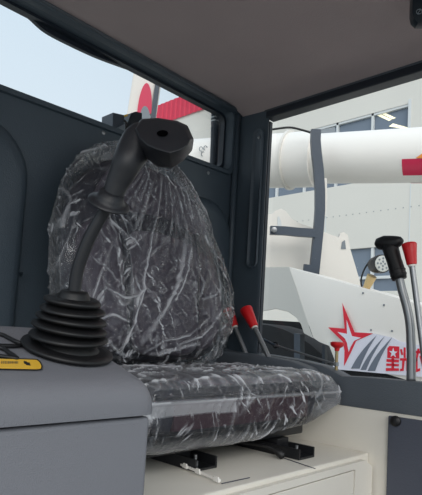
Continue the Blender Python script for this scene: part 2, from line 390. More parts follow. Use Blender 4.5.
# long white strip with tabs beside the left rail, and slots
a = at(2, -0.344, 148, 452); b_ = at(2, -0.344, 219, 482)
dirv = (b_ - a).normalized(); nrm = Vector((-dirv.y, dirv.x, 0))
bm = prism([a, b_, b_ + nrm * 0.006, a + nrm * 0.006], (0, 0, 0.006), 0.001)
for t in (0.08, 0.55, 0.72, 0.95):
    p = a.lerp(b_, t) - nrm * 0.005
    prism([p, p + dirv * 0.022, p + dirv * 0.018 + Vector((0, 0, 0.012)), p + dirv * 0.004 + Vector((0, 0, 0.012))], nrm * 0.004, bm=bm)
mk('mounting_strip', bm, 'white', sb)
a = at(2, -0.3495, 322, 463); b_ = at(2, -0.3495, 282, 441)
for q0, q1 in ((at(2, -0.349, 222, 484), at(2, -0.349, 250, 478)), (at(2, -0.349, 280, 457), at(2, -0.349, 315, 469))):
    d = (q1 - q0).normalized(); nn = Vector((-d.y, d.x, 0)) * 0.0025
    mk('slot', prism([q0, q1, q1 + nn, q0 + nn], (0, 0, 0.0015)), 'panel', sb)

# ================================================================== operator seat
seat = thing('operator_seat', (1.2, 1.15, -0.35), 'charcoal fabric operator seat on black slide rails, wrapped in clear film', 'seat')
def pillow(outline, cen, f3, Tf, Tb, p=3.0, q=2.2, na=220, nr=34, disp=None, fold_sheen=None):
    """outline: list of (a,b); f3(a,b,c)->3-D; closed pillow surface with front bulge Tf and back Tb"""
    n = len(outline); oc = Vector(cen)
    # resample by length
    P = [Vector(x) for x in outline] + [Vector(outline[0])]
    L = [0]
    for i in range(n): L.append(L[-1] + (P[i + 1] - P[i]).length)
    ring = []; k = 0
    for i in range(na):
        t = L[-1] * i / na
        while L[k + 1] < t: k += 1
        ring.append(P[k].lerp(P[k + 1], (t - L[k]) / max(1e-9, L[k + 1] - L[k])))
    b = NB(); fl = []; rings = []
    rho = [math.sin(math.pi / 2 * (j / nr)) ** 0.8 for j in range(nr + 1)]
    seq = [(r, 1) for r in rho] + [(r, -1) for r in rho[-2::-1]]
    for (r, sgn) in seq:
        if r < 1e-6:
            c = f3(oc.x, oc.y, (Tf if sgn > 0 else -Tb)); rings.append([b.verts.new(c)]); continue
        h = (max(0.0, 1 - r ** p)) ** (1 / q); row = []
        for g_ in ring:
            q2 = oc.lerp(g_, r); row.append(b.verts.new(f3(q2.x, q2.y, (Tf if sgn > 0 else -Tb) * h)))
        rings.append(row)
    for i in range(len(rings) - 1):
        A, B = rings[i], rings[i + 1]
        for k in range(na):
            k2 = (k + 1) % na
            if len(A) == 1: b.faces.new((A[0], B[k2], B[k]))
            elif len(B) == 1: b.faces.new((A[k], A[k2], B[0]))
            else: b.faces.new((A[k], A[k2], B[k2], B[k]))
    bmesh.ops.recalc_face_normals(b, faces=b.faces)
    if disp:
        b.normal_update(); mv = []
        lay = b.verts.layers.float.new('fold_sheen')
        for v in b.verts:
            d, fo = disp(v.co, v.normal); mv.append((v, v.normal.copy() * d)); v[lay] = fo
        for v, d in mv: v.co = v.co + d
    return b
def yb(z): return 1.30 + 0.12 * (z + 0.08) / 0.7      # recline of the backrest
def back3(off): return lambda a, b_, c: Vector((a, yb(b_) - c * 1.0 + off, b_))
BO = [(0.80, -0.02), (0.785, 0.19), (0.79, 0.33), (0.84, 0.45), (0.93, 0.54), (1.03, 0.575), (1.16, 0.575), (1.27, 0.53), (1.37, 0.43), (1.46, 0.31), (1.50, 0.17), (1.475, 0.03), (1.38, -0.06), (1.1, -0.085), (0.88, -0.07)]
BO = [(a if a < 1.14 else 1.14 + (a - 1.14) * 0.89, b_) for a, b_ in BO]
mk('backrest', pillow([(v.x, v.y) for v in smoothpath([(a, b_, 0) for a, b_ in BO], 8, True)], (1.14, 0.22), back3(0.0), 0.07, 0.015, 4, 2), 'fabdark', seat, smooth='all')
# centre panel, two side bolsters and head pad
def shape(name, pts, cen, Tf, m, off=0.0, p=3.5, q=2.0):
    ol = [(v.x, v.y) for v in smoothpath([(a, b_, 0) for a, b_ in pts], 6, True)]
    return mk(name, pillow(ol, cen, back3(off), Tf, 0.02, p, q, 120, 18), m, seat, smooth='all')
shape('back_panel', [(1.0, -0.04), (0.99, 0.15), (0.98, 0.30), (1.02, 0.335), (1.14, 0.345), (1.26, 0.33), (1.30, 0.29), (1.28, 0.12), (1.26, -0.04), (1.13, -0.06)], (1.13, 0.15), 0.045, 'fabric', -0.05)
shape('side_bolster', [(0.83, -0.02), (0.81, 0.16), (0.82, 0.29), (0.88, 0.34), (0.95, 0.33), (0.965, 0.15), (0.97, -0.03), (0.90, -0.05)], (0.89, 0.15), 0.06, 'fabric', -0.04)
shape('side_bolster', [(1.27, -0.03), (1.28, 0.12), (1.29, 0.28), (1.33, 0.31), (1.37, 0.26), (1.39, 0.16), (1.37, 0.04), (1.33, -0.03)], (1.335, 0.13), 0.06, 'fabric', -0.04)
shape('head_pad', [(0.87, 0.40), (0.95, 0.375), (1.13, 0.385), (1.30, 0.365), (1.36, 0.39), (1.32, 0.46), (1.24, 0.525), (1.15, 0.555), (1.03, 0.555), (0.93, 0.51)], (1.13, 0.46), 0.035, 'fabric', -0.05)
def cush3(zc): return lambda a, b_, c: Vector((a, b_, zc + c))
CO = rrect(0.82, 1.60, 0.955, 1.34, 0.07, 6)
mk('seat_cushion', pillow(CO, (1.2, 1.15), cush3(-0.185), 0.075, 0.07, 9, 3, 200, 24), 'fabdark', seat, smooth='all')
CI = rrect(0.90, 1.50, 0.97, 1.30, 0.06, 6)
mk('cushion_top_panel', pillow(CI, (1.2, 1.15), cush3(-0.135), 0.038, 0.02, 6, 2.5, 120, 16), 'fabric', seat, smooth='all')
mk('cushion_front_band', box(0.90, 1.50, 0.9495, 0.98, -0.235, -0.165, 0.008), 'maroon', seat, smooth=True)
mk('piping', tube(smoothpath([(0.86, 0.965, -0.148), (0.9, 0.953, -0.148), (1.5, 0.953, -0.148), (1.56, 0.965, -0.148)], 4), 0.0045, 8), 'fabdark', seat, smooth='all')
mk('seat_pan', box(0.86, 1.54, 0.99, 1.36, -0.30, -0.245, 0.01), 'blackmetal', seat)
def rail(x0, yf):
    pr = [(x0, -0.349), (x0 + 0.085, -0.349), (x0 + 0.085, -0.318), (x0 + 0.079, -0.318), (x0 + 0.079, -0.343), (x0 + 0.006, -0.343), (x0 + 0.006, -0.318), (x0, -0.318)]
    return prism([(x, yf, z) for x, z in pr], (0, 0.42, 0))
for x0, yf in ((1.01, 0.975), (1.375, 0.895)):
    r_ = mk('slide_rail', rail(x0, yf), 'blackmetal', seat)
    mk('rail_bolt', lathe((x0 + 0.03, yf + 0.03, -0.343), (0, 0, 1), [(0, 0.009), (0.012, 0.009), (0.014, 0.005), (0.03, 0.005)], 12), 'steel', r_, smooth=True)
    mk('inner_rail', box(x0 + 0.012, x0 + 0.073, yf + 0.09, yf + 0.40, -0.342, -0.302, 0.003), 'blackmetal', seat)
hk = at(1, 0.93, 284, 457); hs = Vector((hk.x - 0.06, 1.05, -0.30))
mk('slide_lever', tube(smoothpath([(hk.x - 0.05, 1.1, -0.318), (hk.x - 0.02, 0.98, -0.318), hk], 6), [0.006] * 9 + [0.012] * 3 + [0.008], 10), 'rubber', seat, smooth='all')

# clear film over the seat
def ridge(x): return 1 - abs(2 * (x - math.floor(x)) - 1)
SHEEN_CREASES = []  # creases raised in the film, with their sheen painted in as white
for pl_, w_, o_ in (
    (((150, 233), (146, 270), (142, 310), (136, 352)), 0.0045, 0.75),
    (((184, 240), (181, 270), (171, 306), (154, 342)), 0.012, 0.42),
    (((191, 238), (187, 272), (178, 300)), 0.005, 0.5),
    (((196, 196), (207, 225), (221, 262), (226, 300)), 0.005, 0.6),
    (((186, 178), (200, 210), (212, 240), (219, 256)), 0.004, 0.5),
    (((176, 180), (190, 215), (205, 250)), 0.0035, 0.45),
    (((165, 175), (170, 205), (168, 232)), 0.003, 0.4),
    (((158, 178), (156, 205), (149, 240)), 0.004, 0.5),
    (((148, 185), (138, 225), (126, 262)), 0.003, 0.45),
    (((113, 243), (105, 275), (101, 300)), 0.004, 0.5),
    (((70, 168), (62, 200), (58, 240)), 0.0045, 0.5),
    (((74, 172), (78, 200), (74, 225)), 0.004, 0.45),
    (((76, 160), (92, 150), (112, 147)), 0.006, 0.55),
    (((54, 210), (52, 240), (55, 275)), 0.005, 0.5),
    (((210, 345), (190, 350), (168, 356)), 0.008, 0.5),
    (((226, 312), (214, 334), (190, 346)), 0.006, 0.5),
    (((160, 356), (176, 342), (196, 336), (214, 320)), 0.005, 0.5),
    (((113, 290), (128, 298), (140, 296)), 0.006, 0.5),
    (((104, 325), (118, 316), (134, 322)), 0.006, 0.45),
    (((196, 262), (206, 285), (199, 305)), 0.004, 0.4),
    (((206, 300), (218, 296), (226, 288)), 0.005, 0.45),
    (((122, 340), (134, 352), (150, 358)), 0.006, 0.45)):
    q = [at(1, 1.24 + 0.0009 * (250 - p[1]), *p) for p in pl_]
    q = smoothpath(q, 3)
    for i in range(len(q) - 1): SHEEN_CREASES.append((q[i].x, q[i].z, q[i + 1].x, q[i + 1].z, w_, o_ * (1 - 0.35 * abs(2 * i / (len(q) - 1) - 1))))
def sheen_crease_at(x, z):
    best = 0
    for x0, z0, x1, z1, w_, o_ in SHEEN_CREASES:
        if x < min(x0, x1) - w_ or x > max(x0, x1) + w_ or z < min(z0, z1) - w_ or z > max(z0, z1) + w_: continue
        dx_, dz_ = x1 - x0, z1 - z0; t = max(0, min(1, ((x - x0) * dx_ + (z - z0) * dz_) / (dx_ * dx_ + dz_ * dz_)))
        d = math.hypot(x - x0 - t * dx_, z - z0 - t * dz_)
        if d < w_: best = max(best, o_ * (1 - (d / w_) ** 2))
    return best
def film_back(co, n):
    if n.y > 0.55: return 0.004, 0.0
    top = Vector((1.14, 0, 0.66)); dx, dz = co.x - top.x, co.z - top.z
    ang = math.atan2(dx, -dz); rr = math.hypot(dx, dz)
    w = noise.noise(Vector((co.x * 4, co.z * 4, 2.0)))
    a1 = abs(noise.noise(Vector((ang * 34, rr * 1.6, 5)))); a2 = abs(noise.noise(Vector((ang * 9 + w, rr * 2.2, 9))))
    pl = max(0, 1 - a1 * 7) ; pl2 = max(0, 1 - a2 * 12)
    # low part: slanting crumples
    u = co.x * 0.75 + co.z * 0.65; v = -co.x * 0.65 + co.z * 0.75
    b1 = abs(noise.noise(Vector((u * 5 + w, v * 24 + 2 * w, 1)))); b2 = abs(noise.noise(Vector((co.x * 17, co.z * 11 + w * 2, 4))))
    cr1 = max(0, 1 - b1 * 8); cr2 = max(0, 1 - b2 * 11)
    k = min(1, max(0, (co.z - 0.22) / 0.25)); side = min(1, max(0, (0.98 - co.x) / 0.1)) * min(1, max(0, (co.z - 0.1) / 0.1))
    k2 = k * (1 - side)
    h = k2 * (0.55 * pl + 0.6 * pl2) + (1 - k2) * (0.8 * cr1 * (0.5 + w) + 0.7 * cr2)
    h = max(0.0, min(1.3, h))
    gate = min(1, max(0, 0.55 + 1.6 * noise.noise(Vector((co.x * 6, co.z * 6, 7)))))
    f = 0.01 + 0.45 * h ** 3 * gate
    f = max(f, 0.5 * pl ** 2 * k2 * min(1, gate + 0.25), 0.55 * pl2 ** 2 * k2)
    jx = 0.006 * noise.noise(Vector((co.x * 20, 3, co.z * 20)))
    crease = sheen_crease_at(co.x + jx, co.z + jx)
    f = max(0.0, f, crease * (0.75 + 0.5 * w))
    rim = min(1, max(0, 1 - abs(n.y)) ** 2) * 0.12
    f = max(0.0, f)
    return 0.004 + 0.011 * h + 0.009 * crease + 0.008 * w, min(0.8, f + rim)
def film_seat(co, n):
    w = noise.noise(Vector((co.x * 4, co.y * 4, co.z * 6)))
    if n.z > 0.5:
        a = abs(noise.noise(Vector((co.x * 7 + w, co.y * 22, 3)))); b_ = abs(noise.noise(Vector((co.x * 20 + co.y * 9, co.y * 14 + w, 8))))
        h = max(0, 1 - a * 5) * 0.8 + max(0, 1 - b_ * 6) * 0.7
        return 0.004 + 0.006 * h, min(0.7, 0.09 + 0.5 * h ** 3)
    u = co.x * 0.6 + co.z * 0.9
    s = co.x * 1.0 - co.z * 0.55
    a = abs(noise.noise(Vector((s * 17 + w, u * 3, 3)))); b_ = abs(noise.noise(Vector((s * 34, co.z * 12, 8))))
    h = max(0, 1 - a * 5) * 0.8 + max(0, 1 - b_ * 6) * 0.5
    seam = max(0, 1 - abs(co.z + 0.158) / 0.006)
    low = min(1, max(0, (-0.245 - co.z) / 0.03)); rt = min(1, max(0, (co.x - 1.50) / 0.1)); band = 0.28 if -0.19 < co.z < -0.158 and co.x < 1.1 else 0
    h *= min(1, max(0, 0.5 + 2 * noise.noise(Vector((co.x * 6, 1, co.z * 5)))))
    return 0.003 + 0.006 * h + 0.005 * seam, min(0.8, 0.02 + 0.5 * h ** 3 + 0.28 * seam + 0.22 * low + 0.16 * rt + band)
cov = thing('plastic_cover', (1.2, 1.0, -0.29), 'clear crinkled plastic film wrapped over the charcoal seat', 'plastic cover')
FO = [(0.765, -0.03), (0.745, 0.19), (0.755, 0.34), (0.81, 0.475), (0.905, 0.575), (1.02, 0.615), (1.17, 0.615), (1.275, 0.585), (1.375, 0.49), (1.485, 0.335), (1.54, 0.16), (1.51, 0.03), (1.40, -0.075), (1.1, -0.10), (0.86, -0.085)]
ol = [(1.14 + (v.x - 1.14) * (0.97 if v.x < 1.14 else 0.845), v.y + 0.012 * (v.y > 0.4)) for v in smoothpath([(a, b_, 0) for a, b_ in FO], 8, True)]
mk('back_film', pillow(ol, (1.14, 0.24), back3(0.0), 0.118, 0.03, 4.2, 2.1, 520, 120, film_back), 'film', cov, smooth='all')
def fc3(a, b_, c):
    z = -0.195 + c
    low = max(0, -(c) / 0.1)
    if a > 1.25: a = 1.25 + (a - 1.25) * (1 - 0.45 * low)
    if c < 0: z = -0.195 + c * (1.0 if a < 1.2 else max(0.55, 1 - (a - 1.2) * 1.0))
    zt = z + (0.012 * (a - 1.2) if c > 0 else 0)
    return Vector((a, b_, zt))
mk('cushion_film', pillow(rrect(0.77, 1.678, 0.925, 1.37, 0.035, 6), (1.2, 1.15), fc3, 0.098, 0.095, 9, 2.6, 520, 90, film_seat), 'film', cov, smooth='all')

# ================================================================== side console (left)
con = thing('armrest_console', (0.2, 0.72, -0.95), 'grey textured plastic console with a capped top, left of the seat', 'console')
mk('console_body', box(-0.35, 0.524, 0.604, 0.87, -0.95, -0.121, 0.008, 3), 'console', con, smooth=True)
k = math.tan(math.radians(16))
pr = [(0.598, -0.1175), (0.597, -0.098), (0.601, -0.083), (0.610, -0.072), (0.623, -0.065), (0.645, -0.0573)]
pr += [(y, -0.07 + k * (y - 0.6)) for y in (0.70, 0.76, 0.82, 0.845)] + [(0.862, -0.004), (0.872, -0.014), (0.875, -0.03), (0.875, -0.1175)]
# right end rounded over: several sections closing in
secs = [(-0.35, 0.0), (0.495, 0.0), (0.508, 0.0015), (0.519, 0.005), (0.526, 0.011), (0.529, 0.020)]
cy, cz = 0.735, -0.08; loops = []
for x, d in secs:
    lp = []
    for y, z in pr:
        lp.append((x, y - math.copysign(min(d * 0.6, abs(y - cy)), y - cy) * (1 if abs(y - cy) > 0.05 else 0), z - (d if z > -0.1 else 0)))
    loops.append(lp)
bm = loopstrip(loops)
bm.verts.ensure_lookup_table(); n_ = len(pr)
bm.faces.new([bm.verts[i] for i in range(n_)][::-1]); bm.faces.new([bm.verts[len(loops) * n_ - n_ + i] for i in range(n_)])
cap = mk('console_cap', bm, 'console', con, smooth=True)
# label on the sloping front edge of the cap
def ontop(px, py, lift=0.001):
    r = ray(px, py); t = ((-0.07 + lift) - k * 0.6) / (r.z - k * r.y); return r * t
lift_n = Vector((0, -math.sin(math.radians(16)), math.cos(math.radians(16))))
def sticker(name, pix, m, lift, parent, th=0.0008):
    return mk(name, prism([ontop(px, py, lift) for px, py in pix], lift_n * th), m, parent)
sticker('label_border', [(-30, 357.4), (37, 359.3), (40.5, 362), (42.6, 366.5), (41.8, 369.6), (38, 370.2), (-30, 368.9)], 'ink', 0.0015, con)
lb = sticker('label', [(-30, 358.4), (36.5, 360.3), (39.6, 363), (41.3, 366.6), (40.6, 368.7), (38, 369.2), (-30, 367.9)], 'yellow', 0.0025, con)
bm = NB()
for (x0, x1) in ((1.2, 2.2), (3, 3.8), (4.6, 5.8), (6.6, 7.2), (8, 9.4), (10.2, 10.8), (11.6, 12.8), (13.6, 14.4), (15.2, 16.6), (17.4, 18)):
    prism([ontop(x0, 361.4, 0.0036), ontop(x1, 361.4, 0.0036), ontop(x1, 363.6, 0.0036), ontop(x0, 363.6, 0.0036)], lift_n * 0.0003, bm=bm)
mk('label_lettering', bm, 'brass', con)
sticker('label_arrow', [(23.6, 361.4), (26.5, 362), (27.4, 363), (29.4, 363), (30.4, 365.6), (26, 364.9), (25.8, 363.9), (24.2, 363.6)], 'ink', 0.0036, con)
# black grab frame at far left of the console
pth = [ontop(*p, 0.004) for p in ((-30, 327), (0, 334), (8, 337.5), (16, 341.5), (22, 344), (12, 346), (-30, 344))]
mk('recess_rim', tube(smoothpath(pth, 5), 0.0032, 8), 'rubber', con, smooth='all')
pth = [ontop(*p, 0.004) for p in ((-30, 343), (0, 347.5), (9, 352.5), (16.5, 358), (10, 357.5), (-30, 352))]
mk('recess_rim', tube(smoothpath(pth, 5), 0.0032, 8), 'rubber', con, smooth='all')

# ================================================================== joystick
jb = Vector((0.448, 0.725, -0.034)) + lift_n * 0.003
jt = at(1, 0.705, 75, 291); jax = (jt - jb); JL = jax.length; jn = jax.normalized()
joy = thing('joystick', jb, 'black joystick with ribbed rubber boot on the grey console', 'joystick')
mk('boot_flange', lathe(jb, lift_n, [(0, 0.0705), (0.003, 0.0715), (0.006, 0.070), (0.007, 0.056), (0.007, 0.02)], 48), 'rubber', joy, smooth='all')
prof = [(0.0, 0.050), (0.018, 0.051)]
rr = [0.0605, 0.0580, 0.0545, 0.0500, 0.0440]
h0 = 0.020; hh = (JL - 0.020 - h0) / 5
prof = [(0.0, 0.048), (0.004, 0.048)]
for i, r in enumerate(rr):
    b0 = (0.24, 0.39, 0.54, 0.69, 0.83)[i] * JL
    prof += [(b0 - 0.0065, r * 0.66), (b0 - 0.0055, r * 0.86), (b0 - 0.0035, r * 0.97), (b0 - 0.001, r), (b0 + 0.0015, r * 0.98), (b0 + 0.004, r * 0.88), (b0 + 0.0065, r * 0.72)]
prof += [(JL - 0.0125, 0.024), (JL - 0.0115, 0.026), (JL - 0.010, 0.0255), (JL - 0.003, 0.0215), (JL, 0.0195), (JL + 0.001, 0.008)]
bm = lathe(jb, jn, prof, 56)
for v in bm.verts:       # the folds slump a little, each its own way
    h = (v.co - jb).dot(jn)
    if 0.003 < h < JL - 0.013:
        s_ = math.sin(h * 120); v.co += jn * 0.0035 * (0.5 * (v.co.x - jb.x) / 0.06 * s_ - 0.6 * (v.co.x - jb.x) / 0.06)
        v.co += Vector((0.0015 * math.sin(h * 300), 0.001 * math.cos(h * 260), 0))
mk('boot', bm, 'rubber', joy, smooth='all')
GD = jt.dot(FWD)
sh = [dep(px, py, GD) for px, py in ((74, 296), (75.5, 282), (79, 265), (86, 246), (93, 231), (101, 217), (108, 205))]
mk('shaft', tube(smoothpath(sh, 5), 0.0098, 18), 'black', joy, smooth='all')
gy = 0.70
GD = jt.dot(FWD)
def J(px, py, dy=0.0): return dep(px, py, GD + dy)
# hand flange (tilted dish) at the grip's foot
fl0 = J(109, 203); fdir = (J(124, 170) - J(109, 203)).normalized()
fax = (fdir - FWD * 0.55).normalized()
bm = lathe(fl0, fax, [(-0.004, 0.012), (-0.0035, 0.022), (-0.002, 0.031), (-0.0005, 0.033), (0.001, 0.0325), (0.003, 0.027), (0.008, 0.0215), (0.018, 0.0185)], 36)
mk('hand_flange', bm, 'black', joy, smooth='all')
# grip body: swept section
gp = [(109.5, 202, 10.5), (113, 194.5, 11), (117, 184, 12), (122, 174, 13.8), (127, 163, 15.4), (132.5, 152, 17.6), (139, 142.5, 19.3), (145, 136, 17.5), (150, 132, 12)]
px2u = J(121, 170) - J(120, 170); ppu = px2u.length
mk('grip', tube(smoothpath([J(x, y, 0.0 if y > 155 else 0.010 if y > 145 else 0.019 if y > 140 else 0.024) for x, y, r in gp], 4), [float(v) * ppu * 0.96 for v in np.interp(np.arange(0, 33) / 4, range(9), [g_[2] for g_ in gp])], 26, squash=(FWD, 0.85)), 'black', joy, smooth='all')
# head: faceted rounded block
outl = [(133.5, 129), (142, 119.5), (158, 118.5), (177, 121.5), (187, 126), (193, 139.5), (191.5, 150), (183, 160), (172, 167.5), (158, 166.5), (147, 158), (138, 147)]
top = [(136, 128.5), (142.5, 120.5), (158, 120.5), (176, 123), (184, 127.5), (190, 140), (187.5, 145), (180, 150), (170, 153), (158, 149.5), (147.5, 145), (139.5, 137.5)]
bm = NB()
L1 = [bm.verts.new(J(162 + (x - 162) * 1.03, 143 + (y - 143) * 1.03, 0.035)) for x, y in outl]; L2 = [bm.verts.new(J(x, y, 0.010 - 0.014 * (y - 120) / 45)) for x, y in outl]; L3 = [bm.verts.new(J(x, y, 0.006 - 0.048 * (y - 120) / 30)) for x, y in top]
n_ = len(outl)
for A, B in ((L1, L2), (L2, L3)):
    for i in range(n_): bm.faces.new((A[i], A[(i + 1) % n_], B[(i + 1) % n_], B[i]))
bm.faces.new(L1[::-1]); bm.faces.new(L3)
bmesh.ops.recalc_face_normals(bm, faces=bm.faces); bevel(bm, 0.0022, 2)
head = mk('grip_head', bm, 'black', joy, smooth='all')
hc = J(162.5, 133, -0.0178)
bm = lathe(hc, -FWD + UP * 1.0, [(0, 0.0085), (0.0006, 0.0078), (0.0007, 0.001)], 24)  # flat black disc; the hole's inner shade is put into its colour
mk('button_hole_shade', bm, 'hole', head, smooth=True)

# ================================================================== levers
def knob_prof(L, r): return [(0, r * 0.55), (L * 0.03, r * 0.66), (L * 0.5, r * 0.82), (L * 0.9, r), (L * 0.97, r * 0.93), (L, r * 0.75)]
def red_lever(b0, t0, kr, rr_, kl, label, group=None):
    b0, t0 = Vector(b0), Vector(t0); ax = (t0 - b0).normalized()
    t = thing('control_lever', b0, label, 'lever', group)
    mk('lever_rod', tube([b0, t0 - ax * kl * 0.9], rr_, 12), 'steel', t, smooth=True)
    mk('collar', lathe(t0 - ax * (kl + 0.006), ax, [(0, rr_ * 1.3), (0.012, rr_ * 1.3)], 14), 'white', t, smooth=True)
    mk('knob', lathe(t0 - ax * kl, ax, knob_prof(kl, kr), 22), 'red', t, smooth=True)
LX = 1.645
red_lever(at(0, LX, 247, 356), at(0, LX, 227.5, 309), 0.024, 0.009, 0.085, 'red-knobbed metal lever partly behind the wrapped seat back')
red_lever(at(0, LX - 0.02, 269, 358), at(0, LX - 0.02, 245.5, 308), 0.026, 0.010, 0.09, 'red-knobbed metal lever between the wrapped seat back and side window')
XL = 1.715
red_lever(at(0, XL - 0.02, 427, 380), at(0, XL - 0.02, 409, 243), 0.0245, 0.0095, 0.075, 'tall metal lever with bright red knob beside black-topped lever, far right')
tl = thing('shift_lever', at(0, XL, 411, 380), 'tall bent grey metal lever with black T-shaped grip on the sill', 'lever')
pts = [at(0, XL, *p) for p in ((411, 381), (411.3, 360), (411, 345), (410, 325), (407, 308), (402, 290), (397.5, 270))]
mk('lever_rod', tube(smoothpath(pts, 5), 0.0145, 16), 'steel', tl, smooth='all')
pts = [at(0, XL - 0.002, *p) for p in ((399.5, 279), (398.5, 275), (396.5, 268), (394, 260), (391, 250), (388.5, 244))]
mk('grip', tube(pts, [0.024, 0.0265, 0.0255, 0.025, 0.027, 0.026], 22), 'rubber', tl, smooth='all')
for (q, w_) in (((398.6, 275.5), 0.0275), ((397.6, 271.5), 0.0275)):
    p = at(0, XL - 0.002, *q); mk('grip_ring', lathe(p, Vector((0, 0.25, 1)), [(0, w_ * 0.9), (0.002, w_), (0.005, w_), (0.007, w_ * 0.9)], 22), 'rubber', tl, smooth='all')
pts = [at(0, XL - 0.004, *p) for p in ((375.5, 245), (378, 244), (384, 243), (391, 243), (397, 242), (401, 241), (403, 241))]
mk('grip_head', tube(pts, [0.008, 0.020, 0.0255, 0.0255, 0.021, 0.015, 0.006], 22), 'rubber', tl, smooth='all')
# T-handle on brass post with rod end
XT = XS + 0.04
th = thing('pull_handle', at(0, XT, 335, 372), 'small red T-shaped pull handle on brass post at window sill', 'handle')
mk('post', tube([at(0, XT, 336, 374), at(0, XT, 337, 347)], 0.006, 12), 'brass', th, smooth=True)
mk('nut', lathe(at(0, XT, 336, 366), (0, 0, 1), [(0, 0.011), (0.014, 0.011)], 6), 'steel', th)
pa = at(0, XT, 337, 351); 
mk('handle_top', lathe(pa, (0, 0, 1), [(0, 0.008), (0.010, 0.010), (0.017, 0.021), (0.023, 0.025), (0.031, 0.025), (0.034, 0.018)], 22), 'red', th, smooth=True)
mk('base_nut', lathe(at(0, XT, 335.5, 376), (0, 0, 1), [(0, 0.013), (0.008, 0.013), (0.012, 0.009), (0.02, 0.009)], 14), 'steel', th, smooth=True)
lr = thing('linkage_rod', at(0, XT, 336, 366), 'thin metal linkage rod running from pillar to the red pull handle', 'rod')
mk('rod', tube([at(0, XT - 0.014, 335, 364), at(0, XT - 0.014, 276, 345.5)], 0.0042, 8), 'steel', lr, smooth=True)
mk('rod_sleeve', tube([at(0, XT - 0.014, 275, 345), at(0, XT - 0.014, 263.5, 339.5)], 0.0055, 10), 'greymet', lr, smooth=True)
bm = NB(); cc = at(0, XT - 0.014, 275.5, 345)
ringp = [cc + Vector((0, math.cos(a) * 0.011, math.sin(a) * 0.011)) for a in [2 * math.pi * i / 20 for i in range(21)]]
mk('rod_ring', tube(ringp, 0.003, 8, cap=False), 'rubber', lr, smooth='all')

# device hanging from the headliner
dv = thing('ceiling_device', (1.45, 0.55, 0.93), 'dark rounded device with a pale emblem hanging from headliner, top right', 'device')
p0 = at(2, 0.905, 412, 22.5); 
dirr = Vector((0.62, -0.78, 0)).normalized(); nn = Vector((dirr.y, -dirr.x, 0))
bl = [(0.004, 0.012), (0.0, 0.03), (0.0, 1.0 - p0.z), (0.2, 1.0 - p0.z), (0.2, 0.012), (0.19, 0.0), (0.016, 0.0)]
mk('housing', prism([p0 + dirr * a + Vector((0, 0, h)) for a, h in bl], -nn * 0.03, 0.002), 'device', dv, smooth=True)
ec = p0 + dirr * 0.017 + Vector((0, 0, 0.031)) + nn * 0.0008
bm = NB()
for a0 in (0, 1):
    rp = [ec + dirr * (0.006 * math.cos(t) + a0 * 0.003) + Vector((0, 0, 0.007 * math.sin(t) + a0 * 0.001)) for t in [math.pi * (0.2 + a0) + 1.5 * math.pi * i / 12 for i in range(13)]]
    tube(rp, 0.0011, 6, bm=bm)
tube([ec - dirr * 0.003 - Vector((0, 0, 0.005)), ec + dirr * 0.005 + Vector((0, 0, 0.006))], 0.001, 6, bm=bm)
mk('emblem', bm, 'faint', dv)

# ================================================================== OUTSIDE
mk('ground', box(-30, 60, -40, 60, -HZ - 0.05, -HZ), 'concrete', kind='structure')
# building far behind: cladding wall with dark window bands, red fascia
bx = 14.0
bld = thing('workshop_building', (bx, 8, -HZ), 'pale clad workshop with dark window bands and red corrugated fascia', 'building')
def wallbits(bm=None):
    z0, z1, u0, u1 = 1.62, 2.9, 4.9, 6.95
    for (ya, yb_, za, zb) in ((-14, 18.4, -HZ, z0), (-14, 18.4, z1, u0), (-14, 18.4, u1, 9.0), (-14, 5.98, u0, u1), (11.5, 18.4, u0, u1), (-14, 6.15, z0, z1), (11.5, 18.4, z0, z1)):
        bm = box(bx, bx + 0.4, ya, yb_, za, zb, bm=bm)
    return bm
mk('cladding', wallbits(), 'wallout', bld)
bm = box(bx + 0.1, bx + 0.15, 5.98, 11.5, 4.9, 6.95); mk('window_pane', bm, 'winglass', bld)
bm = box(bx + 0.1, bx + 0.15, 6.15, 11.5, 1.62, 2.9); mk('window_pane', bm, 'winglass', bld)
bm = box(bx - 0.04, bx + 0.1, 5.9, 5.98, 4.9, 7.05)
for y in (7.08, 8.25, 9.4, 10.5): box(bx + 0.02, bx + 0.1, y - 0.035, y + 0.035, 4.9, 6.95, bm=bm)
box(bx + 0.02, bx + 0.1, 5.98, 11.5, 6.88, 6.95, bm=bm)
mk('window_frame', bm, 'frame', bld)
bm = NB()
for y in (6.95, 8.3, 9.9): box(bx + 0.02, bx + 0.1, y - 0.04, y + 0.04, 1.62, 2.9, bm=bm)
box(bx + 0.02, bx + 0.1, 6.15, 11.5, 1.98, 2.06, bm=bm)
mk('window_frame', bm, 'frame', bld)
for pq in (((375, 114.5), (379, 113.5), (392, 119.5), (389, 121)), ((380, 113.2), (384, 112.4), (396, 118), (392.5, 119.2)), ((389, 126.5), (393, 123.5), (408, 127.5), (408, 129.5))):
    mk('strip_lamp', prism([at(0, bx + 0.096, *p) for p in pq], (-0.01, 0, 0)), 'lamp', bld, label='lit ceiling lamp seen through the window')
bm = NB(); loops = [[], []]
yy = -6.0; q = 0
prf = []
while yy < 18.2:
    prf += [(bx - 0.07, yy), (bx - 0.07, yy + 0.10), (bx - 0.045, yy + 0.14), (bx - 0.045, yy + 0.24)]; yy += 0.28
mk('red_fascia', loopstrip([[(x, y, 8.95) for x, y in prf], [(x, y, 9.86) for x, y in prf], [(x + 0.3, y, 9.86) for x, y in prf]], closed=False), 'redroof', bld, recalc=False)
for y in (5.85, 8.5): mk('cladding_joint', box(bx - 0.012, bx, y, y + 0.03, 2.95, 4.6), 'frame', bld)
for i in range(40):
    y = 3.2 + i * 0.22; mk('rivet', lathe((bx, y, 3.95), (-1, 0, 0), [(0, 0.018), (0.01, 0.012)], 6), 'faint', bld)

